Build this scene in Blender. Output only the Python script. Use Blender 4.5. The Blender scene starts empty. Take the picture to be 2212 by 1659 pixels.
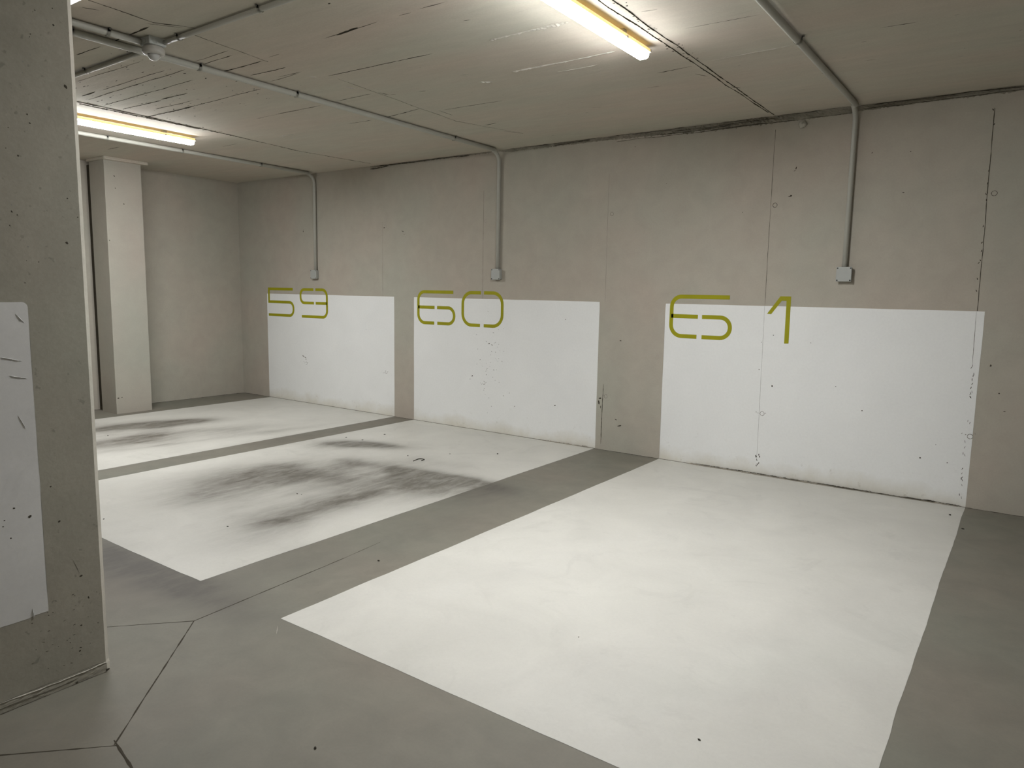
import bpy, bmesh, math, random
from mathutils import Vector, Matrix, noise

random.seed(61)
PI = math.pi
SC = bpy.context.scene
COL = SC.collection
H = 2.822            # ceiling height
XL = -8.0            # end wall
XR, YF = 4.2, -10.0  # the rest of the garage, out of view

# ------------------------------------------------------------------ helpers
def link(name, me, mats, parent=None):
    o = bpy.data.objects.new(name, me)
    COL.objects.link(o)
    for m in (mats if isinstance(mats, (list, tuple)) else [mats]):
        me.materials.append(m)
    if parent is not None:
        o.parent = parent
        o.matrix_parent_inverse = Matrix.Translation(-parent.location) if parent.location.length else Matrix()
    return o

def obj(name, bm, mats, parent=None, smooth=False):
    bmesh.ops.recalc_face_normals(bm, faces=bm.faces)
    me = bpy.data.meshes.new(name)
    bm.to_mesh(me); bm.free()
    if smooth:
        for p in me.polygons: p.use_smooth = True
    return link(name, me, mats, parent)

def empty(name, loc, parent=None):
    o = bpy.data.objects.new(name, None)
    COL.objects.link(o); o.location = loc; o.empty_display_size = .1
    if parent is not None: o.parent = parent
    return o

def tag(o, label=None, cat=None, group=None, kind=None):
    if label: o['label'] = label
    if cat: o['category'] = cat
    if group: o['group'] = group
    if kind: o['kind'] = kind
    return o

def box(bm, x0, x1, y0, y1, z0, z1, bev=0, seg=2, mi=0):
    r = bmesh.ops.create_cube(bm, size=1)
    vs = r['verts']
    for v in vs:
        v.co = Vector((x0 + (v.co.x + .5) * (x1 - x0), y0 + (v.co.y + .5) * (y1 - y0), z0 + (v.co.z + .5) * (z1 - z0)))
    fs = set(f for v in vs for f in v.link_faces)
    if bev:
        es = set(e for v in vs for e in v.link_edges)
        g = bmesh.ops.bevel(bm, geom=list(es), offset=bev, segments=seg, affect='EDGES', profile=.5)
        fs = set(g['faces']) | set(f for f in fs if f.is_valid)
    for f in fs:
        if f.is_valid: f.material_index = mi
    return fs

def frame(t):
    t = t.normalized()
    a = Vector((0, 0, 1)) if abs(t.z) < .9 else Vector((1, 0, 0))
    u = t.cross(a).normalized()
    return u, u.cross(t).normalized()

def tube(bm, pts, r, n=16, mi=0, caps=True):
    pts = [Vector(p) for p in pts]
    rings = []
    u = None
    for i, p in enumerate(pts):
        t = (pts[min(i + 1, len(pts) - 1)] - pts[max(i - 1, 0)]).normalized()
        if u is None: u, _ = frame(t)
        u = (u - t * u.dot(t)).normalized()
        w = t.cross(u)
        rings.append([bm.verts.new(p + r * (math.cos(2 * PI * k / n) * u + math.sin(2 * PI * k / n) * w)) for k in range(n)])
    for a, b in zip(rings, rings[1:]):
        for k in range(n):
            f = bm.faces.new((a[k], a[(k + 1) % n], b[(k + 1) % n], b[k])); f.material_index = mi; f.smooth = True
    if caps:
        for rr in (rings[0], rings[-1]):
            f = bm.faces.new(rr); f.material_index = mi

def lathe(bm, c, axis, prof, n=32, mi=0):
    """profile of (radius, distance along axis) pairs"""
    u, w = frame(axis); a = axis.normalized(); rings = []
    for r, d in prof:
        rings.append([bm.verts.new(c + a * d + max(r, 1e-4) * (math.cos(2 * PI * k / n) * u + math.sin(2 * PI * k / n) * w)) for k in range(n)])
    for p, q in zip(rings, rings[1:]):
        for k in range(n):
            f = bm.faces.new((p[k], p[(k + 1) % n], q[(k + 1) % n], q[k])); f.material_index = mi; f.smooth = True
    for rr in (rings[0], rings[-1]):
        f = bm.faces.new(rr); f.material_index = mi

def fbm(x, y, z=0., o=4):
    s, a, f = 0, .5, 1
    for _ in range(o):
        s += a * noise.noise(Vector((x * f, y * f, z * f))); a *= .5; f *= 2.07
    return s

def streak(bm, origin, eu, ev, en, a, b, w, h, mi, rough=1., step=.018, taper=True, lift=.0004):
    """a ragged thin ridge (or filled crack) from a to b in the plane (eu,ev), standing h out along en"""
    ax, ay = a; bx, by = b
    L = math.hypot(bx - ax, by - ay)
    n = max(4, int(L / step)); dx, dy = (bx - ax) / L, (by - ay) / L
    ph = random.uniform(0, 99); prev = None
    for i in range(n + 1):
        t = i / n
        k = (min(1, t * n / 3 + .15) * min(1, (1 - t) * n / 3 + .15)) if taper else 1
        k = min(k, 1) * (.35 + .9 * max(0, .55 + 1.3 * fbm(ph + t * L * 14, ph, 0, 3)))
        lat = rough * .009 * fbm(ph + t * L * 3, 7 + ph, 0, 4)
        cx, cy = ax + dx * L * t - dy * lat, ay + dy * L * t + dx * lat
        ww = w * k * random.uniform(.75, 1.3); hh = h * k * random.uniform(.6, 1.4)
        P = lambda s, z: origin + eu * (cx - dy * s) + ev * (cy + dx * s) + en * z
        cur = [bm.verts.new(P(-ww, lift)), bm.verts.new(P(random.uniform(-.4, .4) * ww, lift + hh)), bm.verts.new(P(ww, lift))]
        if prev:
            for q in (0, 1):
                f = bm.faces.new((prev[q], prev[q + 1], cur[q + 1], cur[q])); f.material_index = mi
        prev = cur

def speck(bm, c, eu, ev, en, rx, ry, ang, mi, lift=.0004, n=7):
    vs = []
    for k in range(n):
        r = random.uniform(.65, 1.25); t = 2 * PI * k / n
        x, y = rx * r * math.cos(t), ry * r * math.sin(t)
        vs.append(bm.verts.new(c + eu * (x * math.cos(ang) - y * math.sin(ang)) + ev * (x * math.sin(ang) + y * math.cos(ang)) + en * lift))
    f = bm.faces.new(vs); f.material_index = mi

def ring(bm, c, eu, ev, en, r, w, mi, lift=.0005, part=1.0, n=28):
    """cast tie-hole ring: a thin annulus, ragged"""
    prev = None; off = random.uniform(0, 6); m = int(n * part)
    for k in range(m + 1):
        t = off + 2 * PI * k / n; j = w * random.uniform(.6, 1.25)
        d = eu * math.cos(t) + ev * math.sin(t)
        cur = [bm.verts.new(c + d * (r - j / 2) + en * lift), bm.verts.new(c + d * (r + j / 2) + en * lift)]
        if prev:
            f = bm.faces.new((prev[0], prev[1], cur[1], cur[0])); f.material_index = mi
        prev = cur

X, Y, Z = Vector((1, 0, 0)), Vector((0, 1, 0)), Vector((0, 0, 1))
O = Vector((0, 0, 0))

# ------------------------------------------------------------------ materials
class NT:
    def __init__(s, name):
        s.m = bpy.data.materials.new(name); s.m.use_nodes = True
        s.t = s.m.node_tree; s.b = s.t.nodes['Principled BSDF']
        s.co = s.t.nodes.new('ShaderNodeTexCoord').outputs['Object']
    def n(s, typ, **kw):
        nd = s.t.nodes.new(typ)
        for k, v in kw.items(): setattr(nd, k, v)
        return nd
    def l(s, a, b): s.t.links.new(a, b)
    def noise(s, scale, detail=4, rough=.55, vec=None, dist=0, stretch=None):
        v = vec or s.co
        if stretch:
            mp = s.n('ShaderNodeMapping'); mp.inputs['Scale'].default_value = stretch; s.l(v, mp.inputs['Vector']); v = mp.outputs['Vector']
        nd = s.n('ShaderNodeTexNoise'); nd.inputs['Scale'].default_value = scale; nd.inputs['Detail'].default_value = detail
        nd.inputs['Roughness'].default_value = rough; nd.inputs['Distortion'].default_value = dist
        s.l(v, nd.inputs['Vector']); return nd.outputs['Fac']
    def ramp(s, fac, a, b, lo=0., hi=1.):
        r = s.n('ShaderNodeMapRange'); r.inputs['From Min'].default_value = a; r.inputs['From Max'].default_value = b
        r.inputs['To Min'].default_value = lo; r.inputs['To Max'].default_value = hi; r.clamp = True
        s.l(fac, r.inputs['Value']); return r.outputs['Result']
    def math(s, op, a, b):
        m = s.n('ShaderNodeMath', operation=op)
        for i, q in enumerate((a, b)):
            if isinstance(q, (int, float)): m.inputs[i].default_value = q
            else: s.l(q, m.inputs[i])
        return m.outputs[0]
    def mix(s, fac, a, b, blend='MIX'):
        m = s.n('ShaderNodeMix', data_type='RGBA', blend_type=blend)
        if isinstance(fac, (int, float)): m.inputs[0].default_value = fac
        else: s.l(fac, m.inputs[0])
        for i, q in ((6, a), (7, b)):
            if isinstance(q, tuple): m.inputs[i].default_value = (*q, 1)
            else: s.l(q, m.inputs[i])
        return m.outputs[2]
    def bump(s, fac, strength, dist=.01, prev=None):
        b = s.n('ShaderNodeBump'); b.inputs['Strength'].default_value = strength; b.inputs['Distance'].default_value = dist
        s.l(fac, b.inputs['Height'])
        if prev: s.l(prev, b.inputs['Normal'])
        return b.outputs['Normal']
    def done(s, col, rough=.85, normal=None, spec=.25):
        if isinstance(col, tuple): s.b.inputs['Base Color'].default_value = (*col, 1)
        else: s.l(col, s.b.inputs['Base Color'])
        if isinstance(rough, (int, float)): s.b.inputs['Roughness'].default_value = rough
        else: s.l(rough, s.b.inputs['Roughness'])
        s.b.inputs['Specular IOR Level'].default_value = spec
        if normal: s.l(normal, s.b.inputs['Normal'])
        return s.m

def mul(c, k): return tuple(min(1, q * k) for q in c)

def concrete(name, base, tint=.05, mott=.10, fine=.10, bump=.12, stretch=None, pits=0., stain=False, rough=.9, spec=.2):
    s = NT(name)
    big = s.ramp(s.noise(1.1, 3, .5, stretch=stretch), .3, .7)
    pink = tuple(b * k for b, k in zip(base, (1 + tint, 1 - tint * .35, 1 - tint * .7)))
    green = tuple(b * k for b, k in zip(base, (1 - tint * .6, 1 + tint * .35, 1 - tint * .1)))
    c = s.mix(big, pink, green)
    mid = s.ramp(s.noise(6, 5, .62, dist=.4, stretch=stretch), .25, .75)
    c = s.mix(1., c, s.mix(mid, (1 - mott,) * 3, (1 + mott * .6,) * 3), 'MULTIPLY')
    gr = s.noise(85, 3, .7)
    c = s.mix(1., c, s.mix(gr, (1 - fine,) * 3, (1 + fine,) * 3), 'MULTIPLY')
    if pits:
        p = s.ramp(s.noise(38, 2, .5), .68, .74)
        c = s.mix(s.math('MULTIPLY', p, pits), c, mul(base, .35))
    if stain:
        at = s.n('ShaderNodeAttribute', attribute_name='stain').outputs['Fac']
        sn = s.noise(11, 5, .7, stretch=(1, .35, 1))
        f = s.math('MULTIPLY', at, s.ramp(sn, .2, .7, .45, 1.2))
        f2 = s.n('ShaderNodeClamp'); s.l(f, f2.inputs[0])
        c = s.mix(f2.outputs[0], c, (.10, .092, .078))
    nm = s.bump(s.noise(30, 5, .6), bump, .006)
    nm = s.bump(s.noise(3.5, 3, .5, stretch=stretch), bump * .6, .03, nm)
    return s.done(c, rough, nm, spec)

def paint(name, base, dirt=(.5, .45, .33), base_dirt=0., stain=False, cloud=.05, rough=.6, spec=.3, grime=0.):
    s = NT(name)
    c = s.mix(s.ramp(s.noise(2.2, 5, .6, dist=.6), .3, .7), mul(base, 1 - cloud), mul(base, 1 + cloud * .35))
    c = s.mix(1., c, s.mix(s.noise(60, 3, .7), (.95,) * 3, (1.05,) * 3), 'MULTIPLY')
    if grime:
        g = s.ramp(s.noise(3.1, 6, .68, dist=1.2), .56, .72)
        c = s.mix(s.math('MULTIPLY', g, grime), c, mul(base, .72))
        v = s.ramp(s.noise(9, 7, .72, dist=2.0), .49, .505); v2 = s.ramp(s.noise(9, 7, .72, dist=2.0), .505, .52)
        c = s.mix(s.math('MULTIPLY', s.math('SUBTRACT', v, v2), grime * .35), c, mul(base, .7))
    if base_dirt:
        sx = s.n('ShaderNodeSeparateXYZ'); s.l(s.co, sx.inputs[0])
        z = s.math('ADD', sx.outputs['Z'], s.math('MULTIPLY', s.math('SUBTRACT', s.noise(3, 5, .65), .5), .28))
        c = s.mix(s.ramp(z, .13, -.02, 0, base_dirt), c, dirt)
        gg = s.ramp(s.noise(14, 6, .75), .6, .7)
        c = s.mix(s.math('MULTIPLY', gg, s.ramp(z, .35, .0, 0, base_dirt * .8)), c, mul(dirt, .6))
    if stain:
        at = s.n('ShaderNodeAttribute', attribute_name='stain').outputs['Fac']
        sn = s.noise(9, 6, .72, stretch=(1.3, .4, 1), dist=.5)
        f = s.math('MULTIPLY', at, s.ramp(sn, .25, .68, .55, 1.12))
        f2 = s.n('ShaderNodeClamp'); s.l(f, f2.inputs[0])
        c = s.mix(f2.outputs[0], c, (.125, .115, .095))
    nm = s.bump(s.noise(34, 5, .6), .10, .004)
    return s.done(c, rough, nm, spec)

def plain(name, col, rough=.5, spec=.4, var=.06, metal=0.):
    s = NT(name)
    c = s.mix(s.noise(25, 3, .6), mul(col, 1 - var), mul(col, 1 + var))
    s.b.inputs['Metallic'].default_value = metal
    return s.done(c, rough, None, spec)

def glow(name, col, strength, base=(.8, .8, .8)):
    s = NT(name)
    s.b.inputs['Emission Color'].default_value = (*col, 1)
    s.b.inputs['Emission Strength'].default_value = strength
    return s.done(base, .4)

M = {}
M['wall'] = concrete('wall concrete', (.40, .372, .318), tint=.042, mott=.07, fine=.07, bump=.10)
M['ceiling'] = concrete('ceiling concrete', (.51, .472, .405), tint=.045, mott=.07, fine=.10, bump=.16, stretch=(.45, 2.2, 1))
M['pillar'] = concrete('pillar concrete', (.288, .273, .227), tint=.03, mott=.10, fine=.13, bump=.16, pits=.35)
M['edge'] = concrete('brightened pillar edge', (.43, .41, .355), tint=.03, mott=.18, fine=.12, bump=.3)  # paler concrete puts the bevel's stronger lamplight into its colour
M['column'] = concrete('column concrete', (.37, .352, .305), tint=.04, mott=.05, fine=.06, bump=.08)
M['floor'] = concrete('floor concrete', (.183, .174, .143), tint=.04, mott=.13, fine=.08, bump=.06, stain=True, rough=.62, spec=.3)
M['mortar'] = concrete('rough mortar', (.27, .25, .205), tint=.03, mott=.35, fine=.3, bump=.5)
M['ridge'] = concrete('ridge concrete', (.42, .40, .35), mott=.2, fine=.2, bump=.3)
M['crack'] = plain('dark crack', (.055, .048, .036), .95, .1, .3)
M['scar'] = plain('grey scar', (.24, .23, .205), .9, .1, .2)
M['panel'] = paint('white wall paint', (.765, .772, .755), base_dirt=.55, cloud=.03, rough=.7, spec=.2)
M['panel_pillar'] = paint('white pillar paint', (.585, .58, .56), cloud=.10, rough=.7, spec=.2, grime=.35)
M['bay'] = paint('white floor paint', (.565, .555, .507), stain=True, cloud=.085, rough=.5, spec=.35, grime=.34)
M['digit'] = paint('olive green paint', (.315, .30, .010), cloud=.14, rough=.6, spec=.2)
M['pvc'] = plain('grey conduit plastic', (.385, .38, .335), .42, .45, .05)
M['box'] = plain('grey box plastic', (.36, .37, .345), .45, .4, .04)
M['screw'] = plain('dark screw', (.03, .03, .028), .5, .4, .2)
M['sensor'] = plain('sensor plastic', (.40, .385, .35), .4, .4, .04)
M['lens'] = plain('sensor lens', (.42, .42, .40), .3, .5, .03)
M['diffuser'] = glow('lit lamp diffuser', (.985, .99, 1.), 300.0)
M['diffuser_side'] = glow('lit lamp diffuser edge', (.985, .99, 1.), 36.0)
M['diffuser_dim'] = glow('dim lamp diffuser', (.985, .99, 1.), 4.0)
M['diffuser_fill'] = glow('fill lamp diffuser', (.985, .99, 1.), 150.0)  # glow of the added fill lamp behind the camera
M['tray'] = glow('lamp tray', (1., .68, .25), .9, (.75, .66, .42))  # warm colour and weak emission paint the lamp's glow onto the tray
M['bracket'] = plain('lamp bracket', (.55, .53, .48), .4, .4, .05)
M['grit'] = plain('dark grit', (.035, .030, .022), .9, .2, .3)

# ------------------------------------------------------------------ stains on the floor (tyre and oil marks)
STAINS = [  # x, y, rx, ry, angle, amount
    (-6.63, -1.98, .15, .42, -.35, 1.25), (-6.55, -1.72, .12, .22, -.3, .8), (-6.02, -2.66, .17, .40, -.1, 1.0), (-6.30, -2.40, .42, .38, .3, .38),
    (-6.75, -2.45, .12, .35, -.2, .5), (-5.75, -1.55, .16, .42, -.25, .34), (-5.35, -1.35, .10, .35, -.25, .30), (-5.55, -2.2, .05, .7, -.2, .25),
    (-4.22, -1.27, .26, .11, .35, 1.05), (-3.98, -1.17, .22, .07, .45, .6), (-4.45, -1.45, .18, .18, .3, .45),
    (-3.10, -1.74, .55, .09, .08, 1.05), (-2.62, -1.66, .17, .09, .1, .95), (-3.05, -2.02, .48, .30, .15, .55), (-3.55, -1.78, .35, .16, .1, .38),
    (-3.2, -1.35, .30, .12, .2, .22), (-2.75, -1.95, .28, .2, .2, .4),
    (-3.90, -2.62, .22, .42, -.15, .62), (-3.84, -3.08, .17, .28, .05, .45), (-4.02, -2.35, .26, .3, -.2, .42), (-4.25, -2.75, .22, .38, 0., .3),
    (-3.55, -2.25, .4, .25, .3, .28), (-2.98, -2.92, .17, .40, .05, .45), (-3.02, -3.16, .24, .18, 0., .36), (-2.98, -2.5, .16, .3, -.2, .36), (-3.3, -2.75, .35, .35, 0, .18),
    (-2.8, -3.55, .25, .2, 0, .16), (-3.5, -2.9, .5, .4, 0, .12), (-3.4, -2.1, .8, .5, 0, .14), (-6.3, -2.3, .7, .6, 0, .16), (-5.6, -1.9, .4, .6, 0, .14), (-4.92, -1.50, .13, .36, 0, .62), (-4.95, -2.6, .10, .25, 0, .28), (-2.30, -1.80, .15, .25, .1, .42), (-2.15, -2.35, .2, .35, 0, .16),
    (-2.15, -2.9, .14, .4, 0, .2), (-3.0, -4.09, .62, .13, .04, 1.2), (-2.42, -4.04, .32, .08, .0, .8), (-2.3, -3.55, .12, .35, 0, .26), (-1.2, -4.9, .4, .3, .3, .14),
]
def stain_at(x, y, paint=False):
    s = 0
    for cx, cy, rx, ry, a, amp in STAINS:
        if paint and cy < -4: continue   # scuffs in front of the bays stop at the paint
        dx, dy = x - cx, y - cy
        if abs(dx) > 1.6 or abs(dy) > 1.6: continue
        u = (dx * math.cos(a) + dy * math.sin(a)) / rx; v = (-dx * math.sin(a) + dy * math.cos(a)) / ry
        d = u * u + v * v
        if d < 9: s += amp * math.exp(-d * .62) * .92
    if s < .01: return 0.
    n = fbm(x * 2.6, y * 1.3, 3.1, 5)
    return max(0., min(1., s * (1.0 + 1.25 * n)))

def grid_mesh(x0, x1, y0, y1, step, z, edge_jit=0.):
    nx, ny = max(2, round((x1 - x0) / step)), max(2, round((y1 - y0) / step))
    vs, fs, st = [], [], []
    for j in range(ny + 1):
        for i in range(nx + 1):
            x, y = x0 + (x1 - x0) * i / nx, y0 + (y1 - y0) * j / ny
            if edge_jit:
                if i in (0, nx): x += edge_jit * fbm(y * 3, x, 1, 3)
                if j in (0,): y += edge_jit * fbm(x * 3, y, 2, 3)
            vs.append((x, y, z)); st.append(stain_at(x, y, edge_jit > 0))
    for j in range(ny):
        for i in range(nx):
            a = j * (nx + 1) + i; fs.append((a, a + 1, a + nx + 2, a + nx + 1))
    return vs, fs, st

def from_grid(name, vs, fs, st):
    me = bpy.data.meshes.new(name); me.from_pydata(vs, [], fs)
    at = me.attributes.new('stain', 'FLOAT', 'POINT'); at.data.foreach_set('value', st)
    return me

# ------------------------------------------------------------------ floor with its saw cuts and painted bays
vs, fs, st = grid_mesh(XL, 1.6, -5.6, 0, .045, 0)
me = from_grid('floor', vs, fs, st)
bm = bmesh.new(); bm.from_mesh(me)
lay = bm.verts.layers.float['stain']
for (x0, x1, y0, y1) in ((1.6, XR, YF, 0), (XL, 1.6, YF, -5.6)):
    bm.faces.new([bm.verts.new(p) for p in ((x0, y0, 0), (x1, y0, 0), (x1, y1, 0), (x0, y1, 0))])
for f in bm.faces: f.material_index = 0
CUTS = [((-2.094, -4.222), (-2.155, -3.32), .0028), ((-2.155, -3.32), (-2.185, -3.02), .0012), ((-2.094, -4.222), (-2.60, -4.77), .0024),
        ((-2.094, -4.222), (-1.488, -4.85), .0030), ((-1.475, -4.842), (-2.10, -5.48), .0024), ((-1.513, -4.838), (-1.18, -4.90), .0042)]
for a, b, w in CUTS:
    streak(bm, O, X, Y, Z, a, b, w, .0005, 1, rough=.35, step=.03, taper=False)
streak(bm, O, X, Y, Z, (XL + .02, -.003), (3.0, -.003), .0038, .002, 1, rough=.5, step=.02)
streak(bm, O, Y, X, Z, (-3.2, XL + .003), (-.02, XL + .003), .006, .002, 1, rough=.4, step=.02)
for x0, x1, w in ((-1.55, -.2, .010), (-1.1, .45, .012), (-.9, -.3, .016), (-3.1, -2.5, .006)):
    streak(bm, O, X, Y, Z, (x0, -.012), (x1, -.014), w, .010, 2, rough=1.6, step=.012)
for x0, x1, dy in ((-1.25, -.75, -.006), (-.7, -.1, -.012), (-.5, .3, -.018), (-1.0, -.6, -.02), (-1.5, -1.2, -.008), (.1, .47, -.01)):
    streak(bm, Vector((0, 0, .008)), X, Y, Z, (x0, dy), (x1, dy - .003), .0022, .004, 1, rough=2.2, step=.009)
for k in range(10):
    x = random.gauss(-.9, .3); speck(bm, Vector((x, -random.uniform(.003, .02), .012)), X, Y, Z, .012, .005, random.uniform(0, .4), 1)
# faint scratches and drips of paint
streak(bm, O, X, Y, Z, (-1.77, -4.03), (-1.71, -4.08), .002, .0003, 3, rough=.3)
bmesh.ops.recalc_face_normals(bm, faces=[f for f in bm.faces])
for f in bm.faces:
    if f.normal.z < 0: f.normal_flip()
bm.to_mesh(me); bm.free()
floor = link('floor', me, [M['floor'], M['crack'], M['mortar'], M['ridge']])
tag(floor, 'grey concrete garage floor with thin saw cut joints', kind='structure')

BAYS = [(-7.38, -5.09, -3.98, 'white painted parking space 59 on the floor with dark tyre stains, in front of the far wall panel'),
        (-4.785, -2.472, -3.968, 'white painted parking space 60 on the floor with the largest dark smudges, middle of the three'),
        (-1.817, .492, -3.978, 'clean white painted parking space 61 on the floor, nearest of the three')]
for x0, x1, y0, lab in BAYS:
    vs, fs, st = grid_mesh(x0, x1, y0, -.006, .03, .0009, edge_jit=.008)
    b = link('painted_bay', from_grid('painted_bay', vs, fs, st), M['bay'], floor)
    tag(b, lab)

# ------------------------------------------------------------------ back wall with panels, numbers, seams, tie rings
EN = Vector((0, -1, 0))
bm = bmesh.new()
box(bm, XL - .2, XR + .2, 0, .2, -.05, H + .05)
RX = [.48 - 1.425 * k for k in range(6)]
PANELS = [(-7.42, -5.09), (-4.785, -2.465), (-1.818, .494)]
ZP = 1.369
def on_panel(x, z): return z < ZP and any(a < x < b for a, b in PANELS)
# formwork seams
for x, w, z0, z1, h in ((-.977, .0013, ZP, 2.72, .001), (.437, .0022, ZP, 2.70, .002), (-2.41, .0006, ZP, 2.5, .0006), (-3.826, .0010, ZP, 2.45, .0006), (-5.27, .0006, ZP, 2.2, .0006)):
    streak(bm, O, X, Z, EN, (x, z1), (x + (.012 if x > 0 else 0), z0 + .002), w, h, 1, rough=.35 if x < 0 else 1.0, step=.025, taper=False)
streak(bm, O, X, Z, EN, (-2.405, .62), (-2.405, .05), .0035, .002, 1, rough=1.2)
for x in RX:
    for z in (2.15, .505):
        if not on_panel(x, z):
            d = .0026 if x > -2 else .0018
            ring(bm, Vector((x, 0, z)), X, Z, EN, .0165, .0034 if x > -1.5 else .002, 1 if x > -3 else 4, part=1. if x > -3 else .7)
for x, z, rx, rz, a in ((-.803, 2.419, .006, .018, -.3), (-.813, 2.40, .014, .004, .4), (-.828, 2.214, .013, .009, .3), (-.84, 2.21, .02, .004, .1), (-2.166, 2.711, .006, .005, 0), (-.282, 2.483, .004, .010, -.6),
                        (-.036, 2.469, .006, .005, 0), (-1.196, 2.107, .004, .008, -.3), (-5.241, 2.135, .02, .006, 0), (-4.953, 2.085, .03, .005, -.4), (-4.932, 2.054, .006, .006, 0),
                        (-6.656, 2.142, .010, .016, 0), (.557, 1.004, .008, .012, 0), (-2.24, 1.025, .012, .006, 0), (-1.86, 2.38, .004, .004, 0), (-.06, 2.19, .012, .004, 0),
                        (-2.22, .246, .03, .01, .3), (-2.26, .30, .018, .006, -.3), (-2.43, .48, .022, .012, .2), (-2.44, .44, .01, .03, .1), (-2.42, .40, .006, .02, 0), (.62, .82, .008, .006, 0), (.66, .70, .01, .004, 0)):
    speck(bm, Vector((x, 0, z)), X, Z, EN, rx * .7, rz * .7, a, 1)
# nail and grout dots along the rough seam
for k in range(14):
    speck(bm, Vector((.437 + random.gauss(.0, .006), 0, random.uniform(1.45, 2.7))), X, Z, EN, .003, .009, random.uniform(-.6, .6), 1)
wall = obj('wall_back', bm, [M['wall'], M['crack'], M['scar'], M['mortar'], M['scar']])
tag(wall, 'long grey concrete back wall with painted bay numbers and white panels', kind='structure')

# rough mortar bed where the wall meets the ceiling
def mortar_strip(name, keys, parent, dep=.014, mats=None):
    bm = bmesh.new(); prev = None
    x0, x1 = keys[0][0], keys[-1][0]; n = int((x1 - x0) / .012)
    for i in range(n + 1):
        x = x0 + (x1 - x0) * i / n
        for (xa, ha, ra), (xb, hb, rb) in zip(keys, keys[1:]):
            if xa <= x <= xb:
                t = (x - xa) / max(1e-6, xb - xa); h = ha + (hb - ha) * t; r = ra + (rb - ra) * t; break
        col = []
        m = 6
        for j in range(m + 1):
            t = j / m
            zz = H + .01 - (h + .01) * t - (r * .020 * fbm(x * 9, t * 2, 5, 4) if j == m else 0) - (r * .012 * random.uniform(-1, 1) if j == m else 0)
            dd = (dep * (.35 + r * (.9 * fbm(x * 22, t * 5, 1, 4) + random.uniform(-.25, .3)))) * (1 if 0 < j < m else .5)
            if j == m: dd = -.004
            col.append(bm.verts.new((x, -max(.0008 if j < m else -.01, dd), zz)))
        if prev:
            for j in range(m):
                bm.faces.new((prev[j], prev[j + 1], col[j + 1], col[j]))
        prev = col
    return obj(name, bm, mats or M['mortar'], parent)
jt = mortar_strip('mortar_joint', [(-5.45, .012, .6), (-5.30, .03, 1.2), (-5.1, .012, .7), (-4.3, .016, .9), (-3.65, .012, .5), (-3.5, .030, .5), (-2.9, .028, .8), (-2.45, .030, .4), (-2.35, .034, .9), (-1.9, .042, 1.2),
                                  (-1.55, .055, 1.5), (-1.2, .055, 1.6), (-1.0, .055, 1.4), (-.9, .058, .5), (-.45, .05, .4), (-.3, .04, .6), (.1, .034, .6), (.45, .036, .8), (1.2, .035, .9), (2.2, .03, .8)], wall)
tag(jt, 'rough dark mortar joint along the top of the wall')
bm = bmesh.new()
for x0, x1, dz, w in ((-2.35, -.8, -.055, .0016), (-2.0, -1.3, -.038, .002), (-1.8, -.95, -.024, .002), (-1.5, -1.0, -.050, .003), (-5.3, -4.0, -.014, .004), (-3.0, -2.6, -.022, .003), (-.75, -.4, -.052, .0015), (-.3, 2.2, -.006, .0022), (-3.5, -.4, -.004, .0016), (-.35, .6, -.034, .002), (-5.45, -5.15, -.028, .005)):
    streak(bm, Vector((0, -.0165, H)), X, Z, EN, (x0, dz), (x1, dz + .004), w, .003, 0, rough=2.0, step=.011, lift=0)
obj('joint_cracks', bm, M['crack'], jt)
bm = bmesh.new()
lathe(bm, Vector((-.775, .002, 2.738)), EN, [(.026, 0), (.030, .008), (.022, .020), (.010, .026), (.001, .027)], 11)
for v in bm.verts: v.co += Vector((random.gauss(0, .003), 0, random.gauss(0, .003)))
tag(obj('plaster_blob', bm, M['ridge'], jt, True), 'pale blob of plaster at the end of the joint')

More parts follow.
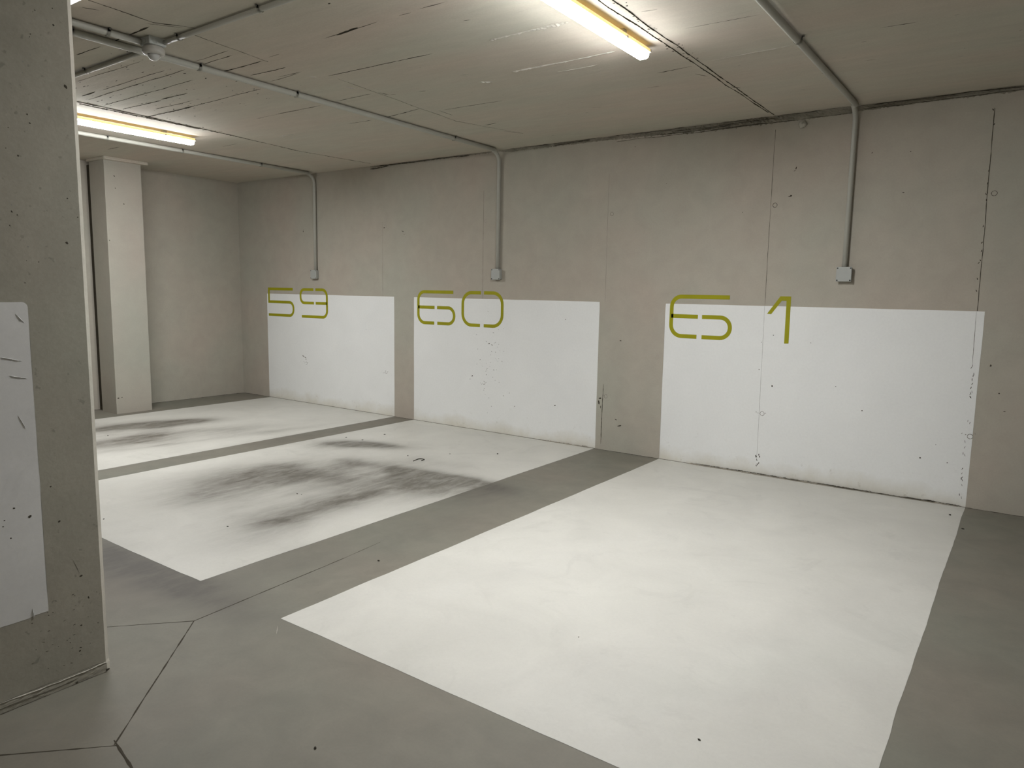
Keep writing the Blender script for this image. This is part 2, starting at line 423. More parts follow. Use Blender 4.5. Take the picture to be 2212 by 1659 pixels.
PLAB = ['white painted rectangle on the wall behind space 59, farthest of three', 'white painted rectangle on the wall behind space 60, middle of three',
        'white painted rectangle on the wall behind space 61, nearest and largest in view']
for pi, (x0, x1) in enumerate(PANELS):
    bm = bmesh.new()
    # front face with slightly wandering painted edges
    n = 60; top, bot = [], []
    for i in range(n + 1):
        t = i / n; x = x0 + (x1 - x0) * t
        top.append((x, ZP + .0025 * fbm(x * 4, 9, 0, 3))); bot.append((x, .004))
    left = [(x0 + .005 * fbm(z * .05, 3 + pi, 0, 3) * 1.0, z * .025) for z in range(1, 54)]
    right = [(x1 + .005 * fbm(z * .05, 8 + pi, 0, 3) * 1.0, z * .025) for z in range(53, 0, -1)]
    loop = left + [(x0 + .001, ZP - .001)] + top[1:-1] + [(x1 - .001, ZP - .001)] + right + bot[::-1]
    fr = [bm.verts.new((x, -.0008, z)) for x, z in loop]; bk = [bm.verts.new((x, .0004, z)) for x, z in loop]
    bm.faces.new(fr)
    for k in range(len(loop)):
        bm.faces.new((fr[k], fr[(k + 1) % len(loop)], bk[(k + 1) % len(loop)], bk[k]))
    PO = Vector((0, -.0008, 0))
    for x in RX:
        if x0 < x < x1:
            ring(bm, Vector((x, -.0008, .505)), X, Z, EN, .0165, .0042, 1, part=.8 if x < -1 else 1.)
            for s in (-.045, -.03, .03):
                speck(bm, Vector((x + s * random.uniform(.8, 1.2), -.0008, .505 + random.gauss(0, .012))), X, Z, EN, .005, .003, random.uniform(-1, 1), 1)
    if pi == 2:
        streak(bm, PO, X, Z, EN, (-.977, ZP - .002), (-.965, .12), .0010, .0005, 1, rough=.3, step=.03, taper=False)
        streak(bm, PO, X, Z, EN, (.447, ZP - .002), (.452, .98), .0016, .0008, 1, rough=.5)
        for k in range(26):
            z = random.uniform(.06, 1.05); speck(bm, Vector((.455 + random.gauss(0, .007), -.0008, z)), X, Z, EN, .002, .010, random.uniform(-.5, .5), 2 if k % 3 else 1)
        for k in range(8):
            speck(bm, Vector((-.965 + random.gauss(0, .012), -.0008, random.uniform(.03, .17))), X, Z, EN, .004, .009, random.uniform(-1, 1), 2)
        for x, z, r in ((-.88, .735, .008), (-.409, .774, .004), (-.214, .61, .0045), (-.61, 1.095, .003), (-.895, 1.14, .004), (.19, .31, .007), (-.99, .86, .004), (-.985, 1.08, .003), (.36, .30, .004), (.28, .42, .003)):
            speck(bm, Vector((x, -.0008, z)), X, Z, EN, r, r * .8, 0, 2)
    elif pi == 1:
        for k in range(46):
            speck(bm, Vector((random.gauss(-3.72, .13), -.0008, random.gauss(.72, .24))), X, Z, EN, random.uniform(.002, .008), .003, random.uniform(-1, 1), 1)
        for x, z, r in ((-3.732, .917, .010), (-3.70, .905, .007), (-3.77, .935, .005), (-2.824, 1.195, .005), (-3.95, .565, .009), (-3.98, .53, .006), (-2.92, .36, .009), (-3.4, .30, .005)):
            speck(bm, Vector((x, -.0008, z)), X, Z, EN, r, r * .7, .5, 2)
    else:
        for x, z, r in ((-6.70, .59, .02), (-6.66, .575, .018), (-6.65, .55, .012), (-5.55, .98, .005)):
            speck(bm, Vector((x, -.0008, z)), X, Z, EN, r, r * .35, -.4, 1)
    bmesh.ops.triangulate(bm, faces=[f for f in bm.faces if len(f.verts) > 20])
    tag(obj('painted_panel', bm, [M['panel'], M['scar'], M['crack']], wall), PLAB[pi])

# ---- stencilled numbers
SW = .034
def arc(pts, r, n=8, closed=False):
    """round the inner corners of a polyline; r may be a number or a list per inner corner"""
    P = [Vector((p[0], p[1])) for p in pts]; out = [P[0]]
    for i in range(1, len(P) - 1):
        rr = r[i - 1] if isinstance(r, (list, tuple)) else r
        if rr <= 0: out.append(P[i]); continue
        a = (P[i - 1] - P[i]).normalized(); b = (P[i + 1] - P[i]).normalized()
        p0, p1 = P[i] + a * rr, P[i] + b * rr
        for k in range(n + 1):
            t = k / n * PI / 2
            out.append(P[i] + a * rr * (1 - math.sin(t)) + b * rr * (1 - math.cos(t)))
    out.append(P[-1]); return out
def ribbon(bm, pts, w=SW):
    pts = [Vector((p[0], p[1])) for p in pts]
    q = [pts[0]]
    for p in pts[1:]:
        if (p - q[-1]).length > 1e-5: q.append(p)
    rows = []
    for i, p in enumerate(q):
        d0 = (q[i] - q[i - 1]).normalized() if i else (q[1] - q[0]).normalized()
        d1 = (q[i + 1] - q[i]).normalized() if i < len(q) - 1 else d0
        n0, n1 = Vector((-d0.y, d0.x)), Vector((-d1.y, d1.x))
        m = (n0 + n1).normalized(); k = w / 2 / max(.5, m.dot(n1))
        rows.append((p + m * k, p - m * k))
    solid(bm, [a for a, _ in rows] + [b for _, b in rows][::-1], rows)
def solid(bm, loop, rows=None):
    def V(p, y): return bm.verts.new((p.x, y, p.y))
    F = [V(p, -.0018) for p in loop]; B = [V(p, .0003) for p in loop]; n = len(loop)
    if rows:
        m = len(rows)
        for i in range(m - 1): bm.faces.new((F[i], F[i + 1], F[n - 2 - i], F[n - 1 - i]))
    else: bm.faces.new(F)
    for k in range(n): bm.faces.new((F[k], F[(k + 1) % n], B[(k + 1) % n], B[k]))
g = SW / 2
def glyph(ch, bm, x0, z0=1.0785, W=.548, T=.369):
    w, t, m = W - g, T - g, .186
    S = lambda pts, r=0: ribbon(bm, [(x0 + p.x, z0 + p.y) for p in arc(pts, r)])
    if ch == '6':
        S([(.517, t), (g, t), (g, g), (.250, g)], [.085, .095]); S([(g - .002, m), (.254, m)])
        S([(.290, m), (w, m), (w, g), (.294, g)], [.0835, .0835])
    elif ch == '5':
        w = .532 - g
        S([(.506, t), (g - .002, t), (g - .002, m), (w, m), (w, g), (.002, g)], [0, 0, .075, .078])
    elif ch == '9':
        w = .536 - g
        S([(.269, t), (g, t), (g + .006, m), (.276, m)], [.07, .065]); S([(.307, t), (w, t), (w, g), (.038, g)], [.085, .08]); S([(.309, m), (w, m)])
    elif ch == '0':
        S([(.257, t), (g, t), (g, g), (.249, g)], [.115, .115]); S([(.296, t), (w, t), (w, g), (.298, g)], [.115, .115])
    elif ch == '1':
        P = [(0, .229), (.033, .227), (.108, .334), (.144, .334), (.146, 0), (.180, .002), (.177, .368), (.096, .369)]
        # split into convex halves so that both shade flat
        solid(bm, [Vector((x0 + a, z0 + b)) for a, b in (P[0], P[1], P[2], P[7])])
        solid(bm, [Vector((x0 + a, z0 + b)) for a, b in (P[2], P[3], P[6], P[7])])
        solid(bm, [Vector((x0 + a, z0 + b)) for a, b in (P[3], P[4], P[5], P[6])])
for txt, xs, lab in (('59', (-7.392, -6.752), 'olive green stencilled number 59 across the top of the far panel'), ('60', (-4.735, -4.104), 'olive green stencilled number 60 across the top of the middle panel'),
                     ('61', (-1.778, -.955), 'olive green stencilled number 61 across the top of the nearest panel')):
    num = empty('painted_number', (xs[0], 0, 1.0785), wall); tag(num, lab)
    for ch, x in zip(txt, xs):
        bm = bmesh.new(); glyph(ch, bm, x)
        tag(obj('painted_digit', bm, M['digit'], num), 'olive green stencilled digit ' + ch)

# ------------------------------------------------------------------ other walls
bm = bmesh.new(); box(bm, XL - .2, XL, YF - .2, 0, -.05, H + .05)
wl = tag(obj('wall_left', bm, M['wall']), 'plain grey concrete end wall behind the far column', kind='structure')
bm = bmesh.new(); box(bm, XR, XR + .2, YF - .2, 0, -.05, H + .05)
tag(obj('wall_right', bm, M['wall']), 'grey concrete wall at the other end of the garage', kind='structure')
bm = bmesh.new(); box(bm, XL, XR, YF - .2, YF, -.05, H + .05)
tag(obj('wall_front', bm, M['wall']), 'grey concrete wall across the aisle', kind='structure')

# ------------------------------------------------------------------ ceiling with formwork marks
DARK = [(-4.752, -3.225, -3.91, -3.235, 3), (-5.127, -3.157, -3.776, -3.168, 4), (-5.053, -3.231, -4.84, -3.235, 9), (-5.206, -3.005, -3.949, -3.012, 3.5), (-5.195, -2.866, -4.666, -2.845, 5), (-4.645, -2.856, -4.299, -2.85, 6), (-4.971, -2.727, -4.456, -2.713, 3.5), (-5.304, -2.623, -4.599, -2.617, 9), (-4.599, -2.617, -3.744, -2.634, 4), (-4.668, -3.427, -3.857, -3.413, 2), (-3.613, -3.01, -3.19, -3.003, 6), (-3.529, -2.863, -3.186, -2.846, 5), (-3.583, -3.169, -3.251, -3.173, 3.5), (-3.597, -3.229, -3.201, -3.234, 2.5), (-3.106, -3.032, -2.995, -3.03, 3), (-3.561, -2.706, -3.217, -2.721, 2.5), (-4.557, -2.104, -3.754, -2.101, 2), (-7.079, -2.106, -6.82, -2.1, 4), (-5.881, -1.565, -5.621, -1.575, 3), (-3.439, -3.692, -3.209, -3.702, 9), (-3.649, -3.687, -3.528, -3.689, 8), (-4.065, -3.695, -3.774, -3.685, 5), (-3.231, -4.027, -3.196, -3.959, 6), (-3.176, -3.731, -3.072, -3.587, 3), (-2.558, -3.063, -2.125, -3.071, 3), (-2.46, -3.058, -2.274, -3.073, 12), (-3.104, -2.579, -2.224, -2.547, 4), (-1.822, -3.083, -1.665, -3.076, 3), (-1.975, -3.076, -1.893, -3.071, 5), (-3.579, -2.121, -3.173, -2.127, 3), (-3.606, -1.569, -3.177, -1.632, 4), (-3.046, -1.506, -2.497, -1.487, 2.5), (-3.111, -2.126, -3.09, -2.037, 4), (-3.09, -2.037, -3.032, -2.027, 4), (-4.257, -2.117, -3.757, -2.103, 2.5), (-4.041, -1.58, -3.758, -1.562, 2.5), (-3.107, -0.928, -2.953, -0.95, 4), (-3.104, -0.705, -3.003, -0.528, 2), (-3.087, -1.532, -3.097, -1.328, 2), (-3.41, -2.74, -3.172, -2.735, 2.5), (-2.854, -1.991, -2.796, -1.977, 6), (-2.152, -3.377, -2.137, -3.374, 9), (-1.744, -2.844, -1.701, -2.836, 3), (-1.284, -1.494, -1.05, -1.511, 3), (-0.842, -2.124, -0.465, -2.104, 2), (-0.009, -1.598, 0.161, -1.587, 2.5), (-0.177, -1.068, -0.092, -1.063, 2), (-2.065, -0.968, -1.978, -0.947, 3), (-0.997, -0.961, -0.956, -0.897, 8), (-1.098, -1.353, -1.043, -1.26, 4), (-1.487, -1.231, -1.373, -1.224, 2)]
RIDGE = [(-1.809, -2.543, -1.37, -2.549, 6), (-2.032, -2.009, -1.711, -2.011, 5), (-2.35, -1.951, -2.269, -1.9, 8), (-3.212, -2.664, -3.19, -2.601, 5), (-3.198, -2.347, -3.174, -2.278, 5), (-2.365, -2.126, -2.297, -2.121, 3), (-4.989, -1.579, -4.781, -1.558, 4), (-1.745, -2.549, -1.659, -2.551, 3), (-2.032, -2.004, -1.307, -2.008, 4), (-1.794, -1.853, -1.519, -1.843, 3), (-0.904, -1.553, -0.45, -1.576, 2), (-1.52, -2.54, -1.285, -2.543, 8), (-0.931, -2.458, -0.853, -2.442, 3), (-6.28, -2.003, -6.052, -2.086, 3)]
SEAM = [(-1.037, -2.696, -0.995, -0.142, 5), (-0.982, -2.66, -0.98, -0.048, 5), (-1.04, -3.6, -1.037, -2.696, 5), (-.985, -3.6, -.982, -2.66, 5), (-5.253, -3.177, -5.322, -1.833, 6), (-5.313, -3.135, -5.328, -2.146, 6), (-5.322, -1.833, -5.406, -1.051, 4), (-5.406, -1.051, -5.307, -0.14, 3), (-3.125, -3.489, -3.18, -2.979, 2), (-3.107, -4.054, -3.13, -3.722, 3), (-3.13, -3.722, -3.02, -3.554, 3), (-3.096, -2.502, -3.2, -1.181, 1.5), (-3.2, -1.181, -3.0, -0.507, 1.5)]
bm = bmesh.new()
box(bm, XL - .2, XR + .2, YF - .2, .2, H, H + .25)
CO = Vector((0, 0, H)); DN = -Z
for x0, y0, x1, y1, w in DARK:
    streak(bm, CO, X, Y, DN, (x0, y0), (x1, y1), w * .0008, w * .0005, 1, rough=1.4)
for x0, y0, x1, y1, w in RIDGE:
    streak(bm, CO, X, Y, DN, (x0, y0), (x1, y1), w * .0011, w * .0013, 2, rough=1.2, step=.012)
for x0, y0, x1, y1, w in SEAM:
    streak(bm, CO, X, Y, DN, (x0, y0), (x1, y1), w * .00085, w * .0007, 1, rough=1.5, step=.013, taper=False)
# loose crumbs and pock marks of the rough shuttering near the far lamp and along the seams
for k in range(150):
    x, y = random.uniform(-5.4, -3.7), random.uniform(-3.6, -2.4)
    speck(bm, Vector((x, y, H)), X, Y, DN, random.uniform(.004, .022), random.uniform(.002, .005), random.gauss(0, .15), 1 if random.random() < .55 else 3)
for k in range(50):
    y = random.uniform(-3.4, -1.6); s = random.choice((-1.03, -.985)); speck(bm, Vector((s + random.gauss(.02, .02), y, H)), X, Y, DN, random.uniform(.003, .009), random.uniform(.003, .008), random.uniform(0, 3), 1)
for k in range(40):
    y = random.uniform(-3.2, -1.9); speck(bm, Vector((-5.30 + random.gauss(0, .03), y, H)), X, Y, DN, random.uniform(.006, .018), random.uniform(.003, .009), random.uniform(0, 3), 1)
for k in range(60):
    speck(bm, Vector((random.uniform(-3.5, 1.2), random.uniform(-3, -.2), H)), X, Y, DN, random.uniform(.004, .02), random.uniform(.001, .003), random.gauss(0, .2), 3)
ceil = tag(obj('ceiling', bm, [M['ceiling'], M['crack'], M['ridge'], M['scar']]), 'board marked grey concrete ceiling with ragged seams', kind='structure')

# ------------------------------------------------------------------ near pillar and far column
def pillar_mesh(x0, x1, y0, y1, z1, ch, lip, n=60, cham=((1, 1),)):
    """square pillar, one chamfer and a ragged mortar lip round the foot"""
    bm = bmesh.new()
    pts = [(x1, y0), (x1, y1 - ch), (x1 - ch, y1), (x0, y1), (x0, y0)]
    loop = []
    for i, p in enumerate(pts):
        q = pts[(i + 1) % len(pts)]; L = math.hypot(q[0] - p[0], q[1] - p[1]); m = max(1, int(L / (.008 if lip else .04)))
        nrm = Vector((q[1] - p[1], -(q[0] - p[0]))).normalized()
        for k in range(m): loop.append((p[0] + (q[0] - p[0]) * k / m, p[1] + (q[1] - p[1]) * k / m, nrm))
    levels = [0, .004, .009, .014, .019, .024, .029, .034, .039, .044, .050, .056, .062, .3, z1]
    rings = []
    for li, z in enumerate(levels):
        r = []
        for x, y, nm in loop:
            o = 0
            if lip and z < .06:
                edge = .043 + .022 * fbm(x * 7, y * 7, 3, 3)
                k = min(1., max(0., (edge - z) / .012)) * (.55 + .45 * (1 - z / .06))
                o = lip * k * (.9 + .7 * fbm(x * 14, y * 14, z * 30, 4)) + .0007 * random.uniform(-1, 1) * k
            zz = z + (.006 * fbm(x * 9, y * 9, 4, 3) if 0 < z < .1 else 0)
            r.append(bm.verts.new((x + nm.x * max(o, 0), y + nm.y * max(o, 0), zz)))
        rings.append(r)
    for a, b in zip(rings, rings[1:]):
        for k in range(len(loop)): bm.faces.new((a[k], a[(k + 1) % len(loop)], b[(k + 1) % len(loop)], b[k]))
    bm.faces.new(rings[-1])
    return bm
PX, PY = -1.96, -4.633
bm = pillar_mesh(PX - .36, PX, -5.60, PY, H + .01, .020, .0035)
for u, z, r, ry in ((-4.70, 1.59, .006, .005), (-4.675, 2.11, .005, .007), (-4.70, 2.30, .003, .004), (-4.83, 1.86, .003, .003), (-4.69, 1.74, .003, .003), (-4.86, 1.68, .003, .004), (-4.845, 1.67, .002, .003), (-4.72, .40, .006, .004), (-4.70, .31, .003, .006),
                    (-4.74, .12, .004, .004), (-4.73, .215, .003, .004), (-4.79, 1.97, .003, .003), (-4.66, 1.68, .002, .003), (-4.78, .62, .005, .004), (-4.80, .75, .003, .003), (-4.60, .90, .002, .002)):
    speck(bm, Vector((PX, u, z)), Y, Z, X, r, ry, random.uniform(-1, 1), 1)
for k in range(90):
    speck(bm, Vector((PX, random.uniform(-5.2, -4.66), random.uniform(1.45, 2.6))), Y, Z, X, random.uniform(.0008, .003), random.uniform(.0008, .003), 0, 1 if random.random() < .4 else 2)
for k in range(40):
    speck(bm, Vector((PX, random.uniform(-4.9, -4.66), random.uniform(.06, .35))), Y, Z, X, random.uniform(.001, .006), random.uniform(.0006, .0015), random.uniform(-.5, .2), 1)
streak(bm, Vector((PX, 0, 0)), Y, Z, X, (-4.745, .47), (-4.725, .41), .0012, .0005, 1)
streak(bm, Vector((PX + .0045, 0, 0)), Y, Z, X, (-5.2, .002), (-4.64, .003), .0010, .001, 1, rough=.6)
streak(bm, Vector((PX + .002, 0, 0)), Y, Z, X, (-5.3, .043), (-4.66, .046), .0008, .0015, 1, rough=2.2, step=.01)
streak(bm, Vector((PX + .002, 0, 0)), Y, Z, X, (-5.3, .036), (-4.64, .037), .0022, .003, 3, rough=2.2, step=.01)
streak(bm, Vector((PX + .003, 0, 0)), Y, Z, X, (-5.3, .016), (-4.75, .020), .0010, .0015, 1, rough=2.5, step=.01)
for q in ((-4.76, .007, .004), (-4.652, .010, .005)):
    speck(bm, Vector((PX + .0055, q[0], q[1])), Y, Z, X, q[2] * 1.6, q[2], .3, 1)
bm.normal_update()
for f in bm.faces:
    if f.material_index == 0 and f.normal.x > .5 and f.normal.y > .5: f.material_index = 3
pil = tag(obj('concrete_pillar', bm, [M['pillar'], M['crack'], M['scar'], M['edge']]), 'large dark grey concrete pillar with a bevelled edge in the near foreground', 'pillar', kind='structure')
bm = bmesh.new()
# white patch with a soft upper corner and a wavering lower edge
loop = []
y0, y1, zb, zt = -5.45, -4.833, .303, 1.388
for i in range(41): y = y0 + (y1 - y0) * i / 40; loop.append((y + (.0 if i < 40 else 0), zb + .006 * fbm(y * 8, 2, 0, 4) + (.004 if y > -4.88 else 0)))
for i in range(1, 40): z = zb + (zt - zb) * i / 40; loop.append((y1 + .003 * fbm(z * 6, 5, 0, 3), z))
for k in range(7): t = k / 6 * PI / 2; loop.append((y1 - .018 + .018 * math.cos(t), zt - .018 + .018 * math.sin(t)))
for i in range(1, 31): y = y1 - .02 + (y0 - y1 + .02) * i / 30; loop.append((y, zt + .003 * fbm(y * 5, 8, 0, 3)))
fr = [bm.verts.new((PX + .0008, a, b)) for a, b in loop]; bk = [bm.verts.new((PX - .0003, a, b)) for a, b in loop]
bm.faces.new(fr)
for k in range(len(loop)): bm.faces.new((fr[k], fr[(k + 1) % len(loop)], bk[(k + 1) % len(loop)], bk[k]))
bmesh.ops.triangulate(bm, faces=[f for f in bm.faces if len(f.verts) > 20])
PP = Vector((PX + .0008, 0, 0))
for u, z, r in ((-4.915, .70, .004), (-4.945, .665, .003), (-4.87, .66, .006), (-4.93, .60, .003), (-4.98, 1.05, .003), (-4.95, .645, .003), (-4.97, 1.23, .004)):
    speck(bm, PP + Y * u + Z * z, Y, Z, X, r, r * .8, 0, 1)
for a, b in (((-4.885, 1.01), (-4.865, .965)), ((-4.98, .985), (-4.94, .98)), ((-4.90, 1.145), (-4.85, 1.13)), ((-4.87, 1.35), (-4.845, 1.32)), ((-4.92, 1.21), (-4.86, 1.195)), ((-4.88, .335), (-4.878, .295)), ((-4.97, 1.375), (-4.94, 1.36))):
    streak(bm, PP, Y, Z, X, a, b, .0012, .0025, 2, rough=1.6, step=.004)
tag(obj('painted_panel', bm, [M['panel_pillar'], M['crack'], M['panel_pillar']], pil), 'white painted patch on the pillar')

bm = pillar_mesh(-7.865, -7.53, -1.935, -1.53, H - .03, .004, 0)
for y, z, r in ((-1.83, 2.63, .010), (-1.825, 2.50, .008), (-1.74, 2.34, .010), (-1.915, 1.93, .008), (-1.91, .18, .012), (-1.87, .185, .008)):
    speck(bm, Vector((-7.53, y, z)), Y, Z, X, r, r * .6, -.8 if z > 1 else .2, 1)
fc = tag(obj('concrete_column', bm, [M['column'], M['crack']]), 'pale square concrete column standing just in front of the end wall', 'column', kind='structure')
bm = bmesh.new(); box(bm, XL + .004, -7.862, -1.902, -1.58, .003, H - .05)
tag(obj('gap_shade_strip', bm, M['crack'], fc), 'dark strip standing in for shade between column and wall')  # near-black box set in the gap as painted shade
bm = bmesh.new(); box(bm, -7.89, -7.475, -1.955, -1.475, H - .032, H + .005, .012)
for v in bm.verts:
    if v.co.z < H - .01: v.co += Vector((random.gauss(0, .006), random.gauss(0, .006), random.gauss(0, .003)))
obj('column_head', bm, M['ceiling'], fc)

# ------------------------------------------------------------------ conduits
def bend(p, q, r0, n=9):
    """points of a right-angle bend at corner p between directions; q = (from dir, to dir)"""
    a, b = Vector(q[0]).normalized(), Vector(q[1]).normalized(); p = Vector(p)
    return [p - a * r0 * (1 - math.sin(k / n * PI / 2)) + b * r0 * (1 - math.cos(k / n * PI / 2)) for k in range(n + 1)]

def clip_mesh(c, d, en, r):
    """saddle clip round a pipe at c running along d; en points to the surface"""
    bm = bmesh.new(); c, d, en = Vector(c), Vector(d).normalized(), Vector(en)
    sd = d.cross(en).normalized(); n = 18; R = r + .0035; hw = .008
    sec = [(sd * math.cos(t) - en * math.sin(t)) for t in [k / n * PI for k in range(n + 1)]]
    prof = [c + v * R for v in sec]
    prof = [prof[0] + en * (r * .9)] + prof + [prof[-1] + en * (r * .9)]
    prof = [prof[0] + sd * .014] + prof + [prof[-1] - sd * .014]
    A = [bm.verts.new(p - d * hw) for p in prof]; B = [bm.verts.new(p + d * hw) for p in prof]
    for k in range(len(prof) - 1): bm.faces.new((A[k], A[k + 1], B[k + 1], B[k]))
    for s in (1, -1):
        lathe(bm, c + sd * s * (R + .008) + en * (r * .9), -en, [(.0045, 0), (.0045, .004), (.002, .006)], 8)
    g = bmesh.ops.solidify(bm, geom=bm.faces[:], thickness=.0015)
    return bm

def conduit(path, r, clips, label, group, name='electrical_conduit'):
    root = empty(name, path[0]); tag(root, label, 'conduit', group)
    bm = bmesh.new(); tube(bm, path, r)
    obj('pipe', bm, M['pvc'], root)
    for c, d, en in clips:
        obj('clip', clip_mesh(c, d, en, r), M['pvc'], root)
    return root
GC = 'grey conduits on the ceiling and walls'
ZC = H - .022
def drop(xc, xw, y0, zb, r, clips, label, rb=.10):
    y = -r - .004; p = Vector((xc, y0, ZC))
    path = [p] + [p.lerp(Vector((xc, y - rb - .02, ZC)), k / 6) for k in range(1, 7)]
    c = bend((xw, y, ZC), ((0, 1, 0), (0, 0, -1)), rb)
    path += c + [Vector((xw, y, zb))]
    return conduit(path, r, [((xc, yy, ZC), (0, 1, 0), (0, 0, 1)) for yy in clips], label, GC)
drop(-.385, -.405, -4.3, 1.67, .0185, [-1.70, -3.1], 'grey conduit right of the near lamp, then dropping to the box above space 61')
drop(-3.585, -3.622, -5.4, 1.67, .0185, [-3.19, -2.46, -3.93, -.75], 'grey conduit passing the ceiling sensor, then dropping to the box above number 60')
drop(-6.35, -6.405, -5.4, 1.67, .0185, [-2.45, -1.72, -.8], 'grey conduit beside the far lamp, then dropping to the box above number 59')
SX, SY = -3.385, -3.585
def run(p, q, r, ts, label):
    p, q = Vector(p), Vector(q)
    conduit([p.lerp(q, k / 8) for k in range(9)], r, [(p.lerp(q, t), q - p, (0, 0, 1)) for t in ts], label, GC)
run((SX + .05, -3.545, H - .017), (-1.13, -3.545, H - .017), .0135, [.07, .40, .8], 'thin grey conduit running from the sensor box along the ceiling towards the near lamp')
run((SX - .225, -3.53, H - .016), (-5.69, -3.53, H - .016), .0135, [.33, .7], 'short dark conduit under the ceiling between the sensor and the near pillar')
run((-3.43, SY - .05, H - .020), (-3.43, -5.4, H - .020), .017, [.10, .45], 'grey conduit running from the sensor box over the near pillar, above its neighbour')

# ------------------------------------------------------------------ junction boxes on the wall
def wall_box(x, z, label):
    root = empty('junction_box', (x, 0, z)); tag(root, label, 'junction box', 'junction boxes on the back wall')
    bm = bmesh.new(); box(bm, x - .050, x + .050, -.034, 0, z - .050, z + .050, .008, 3); obj('box_body', bm, M['box'], root)
    bm = bmesh.new(); box(bm, x - .054, x + .054, -.047, -.0335, z - .054, z + .054, .005, 3); lid = obj('box_lid', bm, M['box'], root)
    for sx in (-1, 1):
        for sz in (-1, 1):
            bm = bmesh.new(); lathe(bm, Vector((x + sx * .0445, -.0462, z + sz * .0445)), EN, [(.0052, 0), (.0052, .0022), (.004, .0030), (.0005, .0031)], 12); obj('screw', bm, M['screw'], lid)
wall_box(-.402, 1.6165, 'square grey junction box on the wall above space 61, nearest of three')
wall_box(-3.632, 1.6165, 'square grey junction box on the wall above the number 60')
wall_box(-6.425, 1.6165, 'square grey junction box on the wall above the number 59')

# ------------------------------------------------------------------ ceiling box and motion sensor
root = tag(empty('ceiling_junction_box', (SX, SY, H)), 'square grey junction box on the ceiling where the conduits meet', 'junction box')
bm = bmesh.new(); box(bm, SX - .05, SX + .05, SY - .05, SY + .05, H - .042, H + .001, .006, 3); obj('box_body', bm, M['box'], root)
for (a, b) in ((X, .0), (-Y, .0), (X, 1)):
    pass
for d, off in ((X, Y * -.018), (Y * -1, X * .0)):
    bm = bmesh.new(); lathe(bm, Vector((SX, SY, H - .024)) + d * .0495 + off, d, [(.0155, 0), (.0155, .0012), (.0125, .0016), (.0115, .0006), (.001, .0006)], 20); obj('knockout', bm, M['box'], root)
root = tag(empty('motion_detector', (SX, SY, H - .042)), 'round pale motion sensor hanging under the ceiling junction box', 'motion sensor')
bm = bmesh.new(); lathe(bm, Vector((SX, SY, H - .040)), DN, [(.040, 0), (.050, .004), (.058, .016), (.059, .036), (.055, .043), (.046, .046), (.032, .046)], 36); obj('sensor_body', bm, M['sensor'], root)
bm = bmesh.new(); lathe(bm, Vector((SX, SY, H - .086)), DN, [(.032, 0), (.031, .010), (.026, .020), (.017, .027), (.006, .030), (.0005, .0302)], 28); obj('sensor_lens', bm, M['lens'], root)
bm = bmesh.new(); box(bm, SX - .066, SX - .050, SY - .028, SY - .012, H - .070, H - .054, .003); obj('adjusting_tab', bm, M['sensor'], root)

# ------------------------------------------------------------------ batten lamps
def lamp(c, along_x, L, label, mat='diffuser'):
    """surface luminaire: translucent diffuser below, tray above, two brackets to the ceiling"""
    root = tag(empty('ceiling_lamp', (c[0], c[1], H)), label, 'ceiling lamp', 'long lit ceiling lamps')
    def tr(bm):
        for v in bm.verts:
            x, y, z = v.co
            v.co = Vector((c[0] + (y if along_x else x), c[1] + (-x if along_x else y), H + z))
    def bar(name, sec, mat, l0, l1, inset=.006):
        bm = bmesh.new(); rows = []
        for y, k in ((l0, .86), (l0 + inset, 1), (l1 - inset, 1), (l1, .86)):
            cx = sum(p[0] for p in sec) / len(sec); cz = sum(p[1] for p in sec) / len(sec)
            rows.append([bm.verts.new((cx + (p[0] - cx) * k, y, cz + (p[1] - cz) * k)) for p in sec])
        n = len(sec)
        for a, b in zip(rows, rows[1:]):
            for i in range(n):
                f = bm.faces.new((a[i], a[(i + 1) % n], b[(i + 1) % n], b[i]))
        bm.faces.new(rows[0]); bm.faces.new(rows[-1]); tr(bm)
        return obj(name, bm, mat, root)
    h = L / 2; w = .037
    tray = bar('tray', [(-w, -.042), (-w, -.028), (-w + .008, -.020), (w - .008, -.020), (w, -.028), (w, -.042)], M['tray'], -h, h)
    df = bar('diffuser', [(-w + .001, -.042), (w - .001, -.042), (w - .001, -.056), (w - .005, -.0705), (w - .018, -.0785), (-w + .018, -.0785), (-w + .005, -.0705), (-w + .001, -.056)], M[mat], -h + .012, h - .012)
    df.data.materials.append(M['diffuser_side'] if mat != 'diffuser_dim' else M[mat])
    for p in df.data.polygons:
        if p.normal.z > -.60: p.material_index = 1
    for e in (-1, 1):
        bar('end_cap', [(-w - .001, -.043), (-w - .001, -.026), (w + .001, -.026), (w + .001, -.043)], M['bracket'], e * h - .006, e * h + .006, .002)
    for y in (-h * .62, h * .62):
        bm = bmesh.new(); box(bm, -.022, .022, y - .02, y + .02, -.021, .0, .002); tr(bm); obj('bracket', bm, M['bracket'], root)
        for s in (-1, 1):
            bm = bmesh.new(); box(bm, s * w - .002, s * w + .003, y - .008, y + .008, -.046, -.032, .001); tr(bm); obj('latch', bm, M['bracket'], tray)
    return root
LL = 1.50
lamp((-1.128, -2.0 - LL / 2), False, LL, 'long lit ceiling lamp over space 61, nearest and brightest')
lamp((-5.69, -1.985 - LL / 2), False, LL, 'long lit ceiling lamp at the far left over space 59')
lamp((-2.44, -4.196), True, LL, 'ceiling lamp across the aisle, only a sliver of it showing beside the pillar top', 'diffuser_dim')
lamp((2.2, -8.3), True, LL, 'added unseen fill lamp over the aisle, behind the viewpoint', 'diffuser_fill')  # unseen lamp added as fill light for the near floor

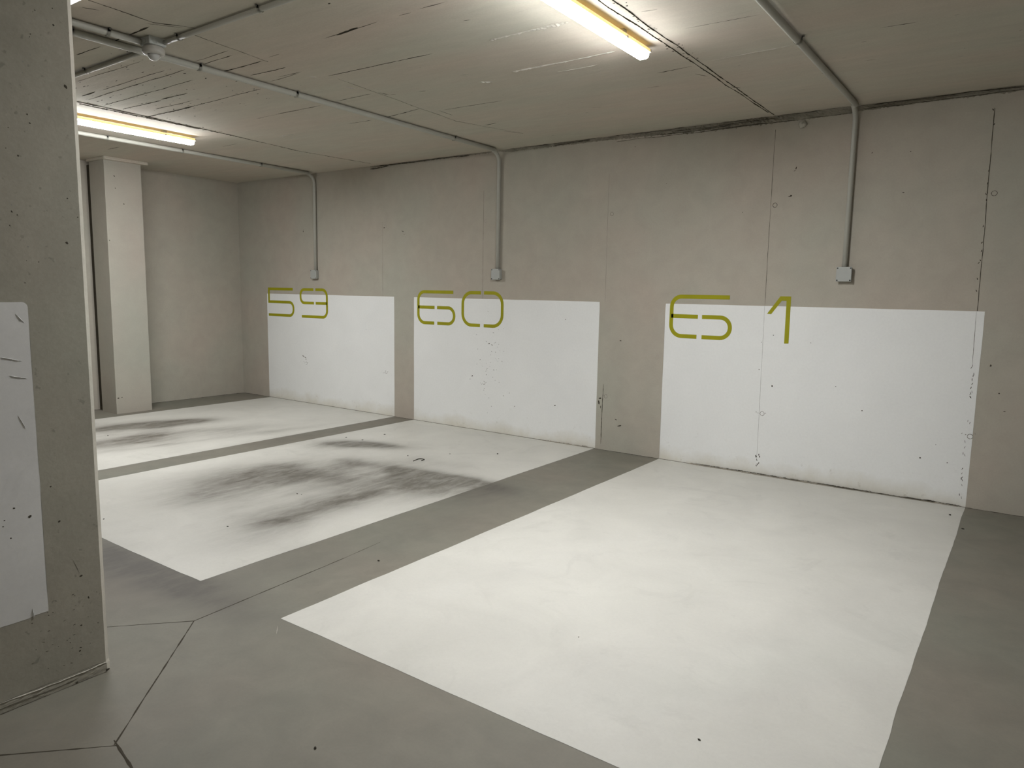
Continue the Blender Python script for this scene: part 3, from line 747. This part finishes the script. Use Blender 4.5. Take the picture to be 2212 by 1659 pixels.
# ------------------------------------------------------------------ grit on the floor
def grit(x, y, r, label, elong=1.6, group='specks of grit on the floor'):
    bm = bmesh.new(); bmesh.ops.create_icosphere(bm, subdivisions=1, radius=1)
    a = random.uniform(0, PI)
    for v in bm.verts:
        k = random.uniform(.75, 1.2); p = Vector((v.co.x * r * elong * .75, v.co.y * r * .75, v.co.z * r * .4)) * k
        v.co = Vector((x + p.x * math.cos(a) - p.y * math.sin(a), y + p.x * math.sin(a) + p.y * math.cos(a), max(.0009, .0009 + p.z + r * .3)))
    tag(obj('grit_speck', bm, M['grit']), label, 'grit', group)
L60 = 'tiny dark speck of grit lying on the stained white space 60'
for x, y, r in ((-4.42, -.81, .009), (-4.387, -1.138, .008), (-4.605, -1.149, .008), (-3.588, -1.342, .008), (-3.026, -.776, .010), (-3.352, -1.05, .006), (-3.361, -2.696, .007), (-3.32, -2.69, .005), (-3.103, -3.408, .006), (-3.82, -3.80, .006)):
    grit(x, y, r, L60)
grit(.424, -.281, .010, 'dark crumb lying on white space 61 near its right corner by the wall')
grit(-.683, -3.322, .0035, 'tiny dark speck in the middle of white space 61')
grit(-.007, -3.694, .0055, 'dark speck of grit near the front right corner of white space 61')
grit(.518, -.572, .008, 'dark speck on bare concrete just right of white space 61')
grit(-1.978, -3.235, .007, 'dark speck on the grey strip between spaces 60 and 61')
grit(-.969, -4.478, .006, 'dark speck on the bare grey floor in front of space 61')
# curled shred of dry leaf
bm = bmesh.new()
tube(bm, [Vector((-3.394 + .03 * math.cos(t), -1.407 + .06 * math.sin(t), .004 + .003 * math.sin(3 * t))) for t in [k / 14 * 4.2 for k in range(15)]], .0035, 6)
tag(obj('leaf_shred', bm, M['grit']), 'curled dark shred lying on the stains of space 60', 'litter')

# ------------------------------------------------------------------ camera
cam = bpy.data.cameras.new('camera'); co = bpy.data.objects.new('camera', cam); COL.objects.link(co)
yaw, pitch, roll, f = -.6224421860028628, -.127914836823235, .016864065132930796, 1555.0256807750477
fw = Vector((math.sin(yaw) * math.cos(pitch), math.cos(yaw) * math.cos(pitch), math.sin(pitch)))
r1 = Vector((math.cos(yaw), -math.sin(yaw), 0)); u1 = r1.cross(fw)
r2 = math.cos(roll) * r1 + math.sin(roll) * u1; u2 = math.cos(roll) * u1 - math.sin(roll) * r1
co.matrix_world = Matrix(((r2.x, u2.x, -fw.x, .75801), (r2.y, u2.y, -fw.y, -5.84589), (r2.z, u2.z, -fw.z, 1.45), (0, 0, 0, 1)))
cam.sensor_fit = 'HORIZONTAL'; cam.sensor_width = 36; cam.lens = f / 2212 * 36; cam.clip_start = .05; cam.clip_end = 100
SC.camera = co

# ------------------------------------------------------------------ world and view
w = bpy.data.worlds.new('garage dark'); w.use_nodes = True; SC.world = w
w.node_tree.nodes['Background'].inputs[0].default_value = (.5, .48, .44, 1); w.node_tree.nodes['Background'].inputs[1].default_value = .05
vs_ = SC.view_settings
vs_.view_transform = 'Standard'; vs_.look = 'None'; vs_.exposure = 0.0; vs_.gamma = 1; vs_.use_curve_mapping = False
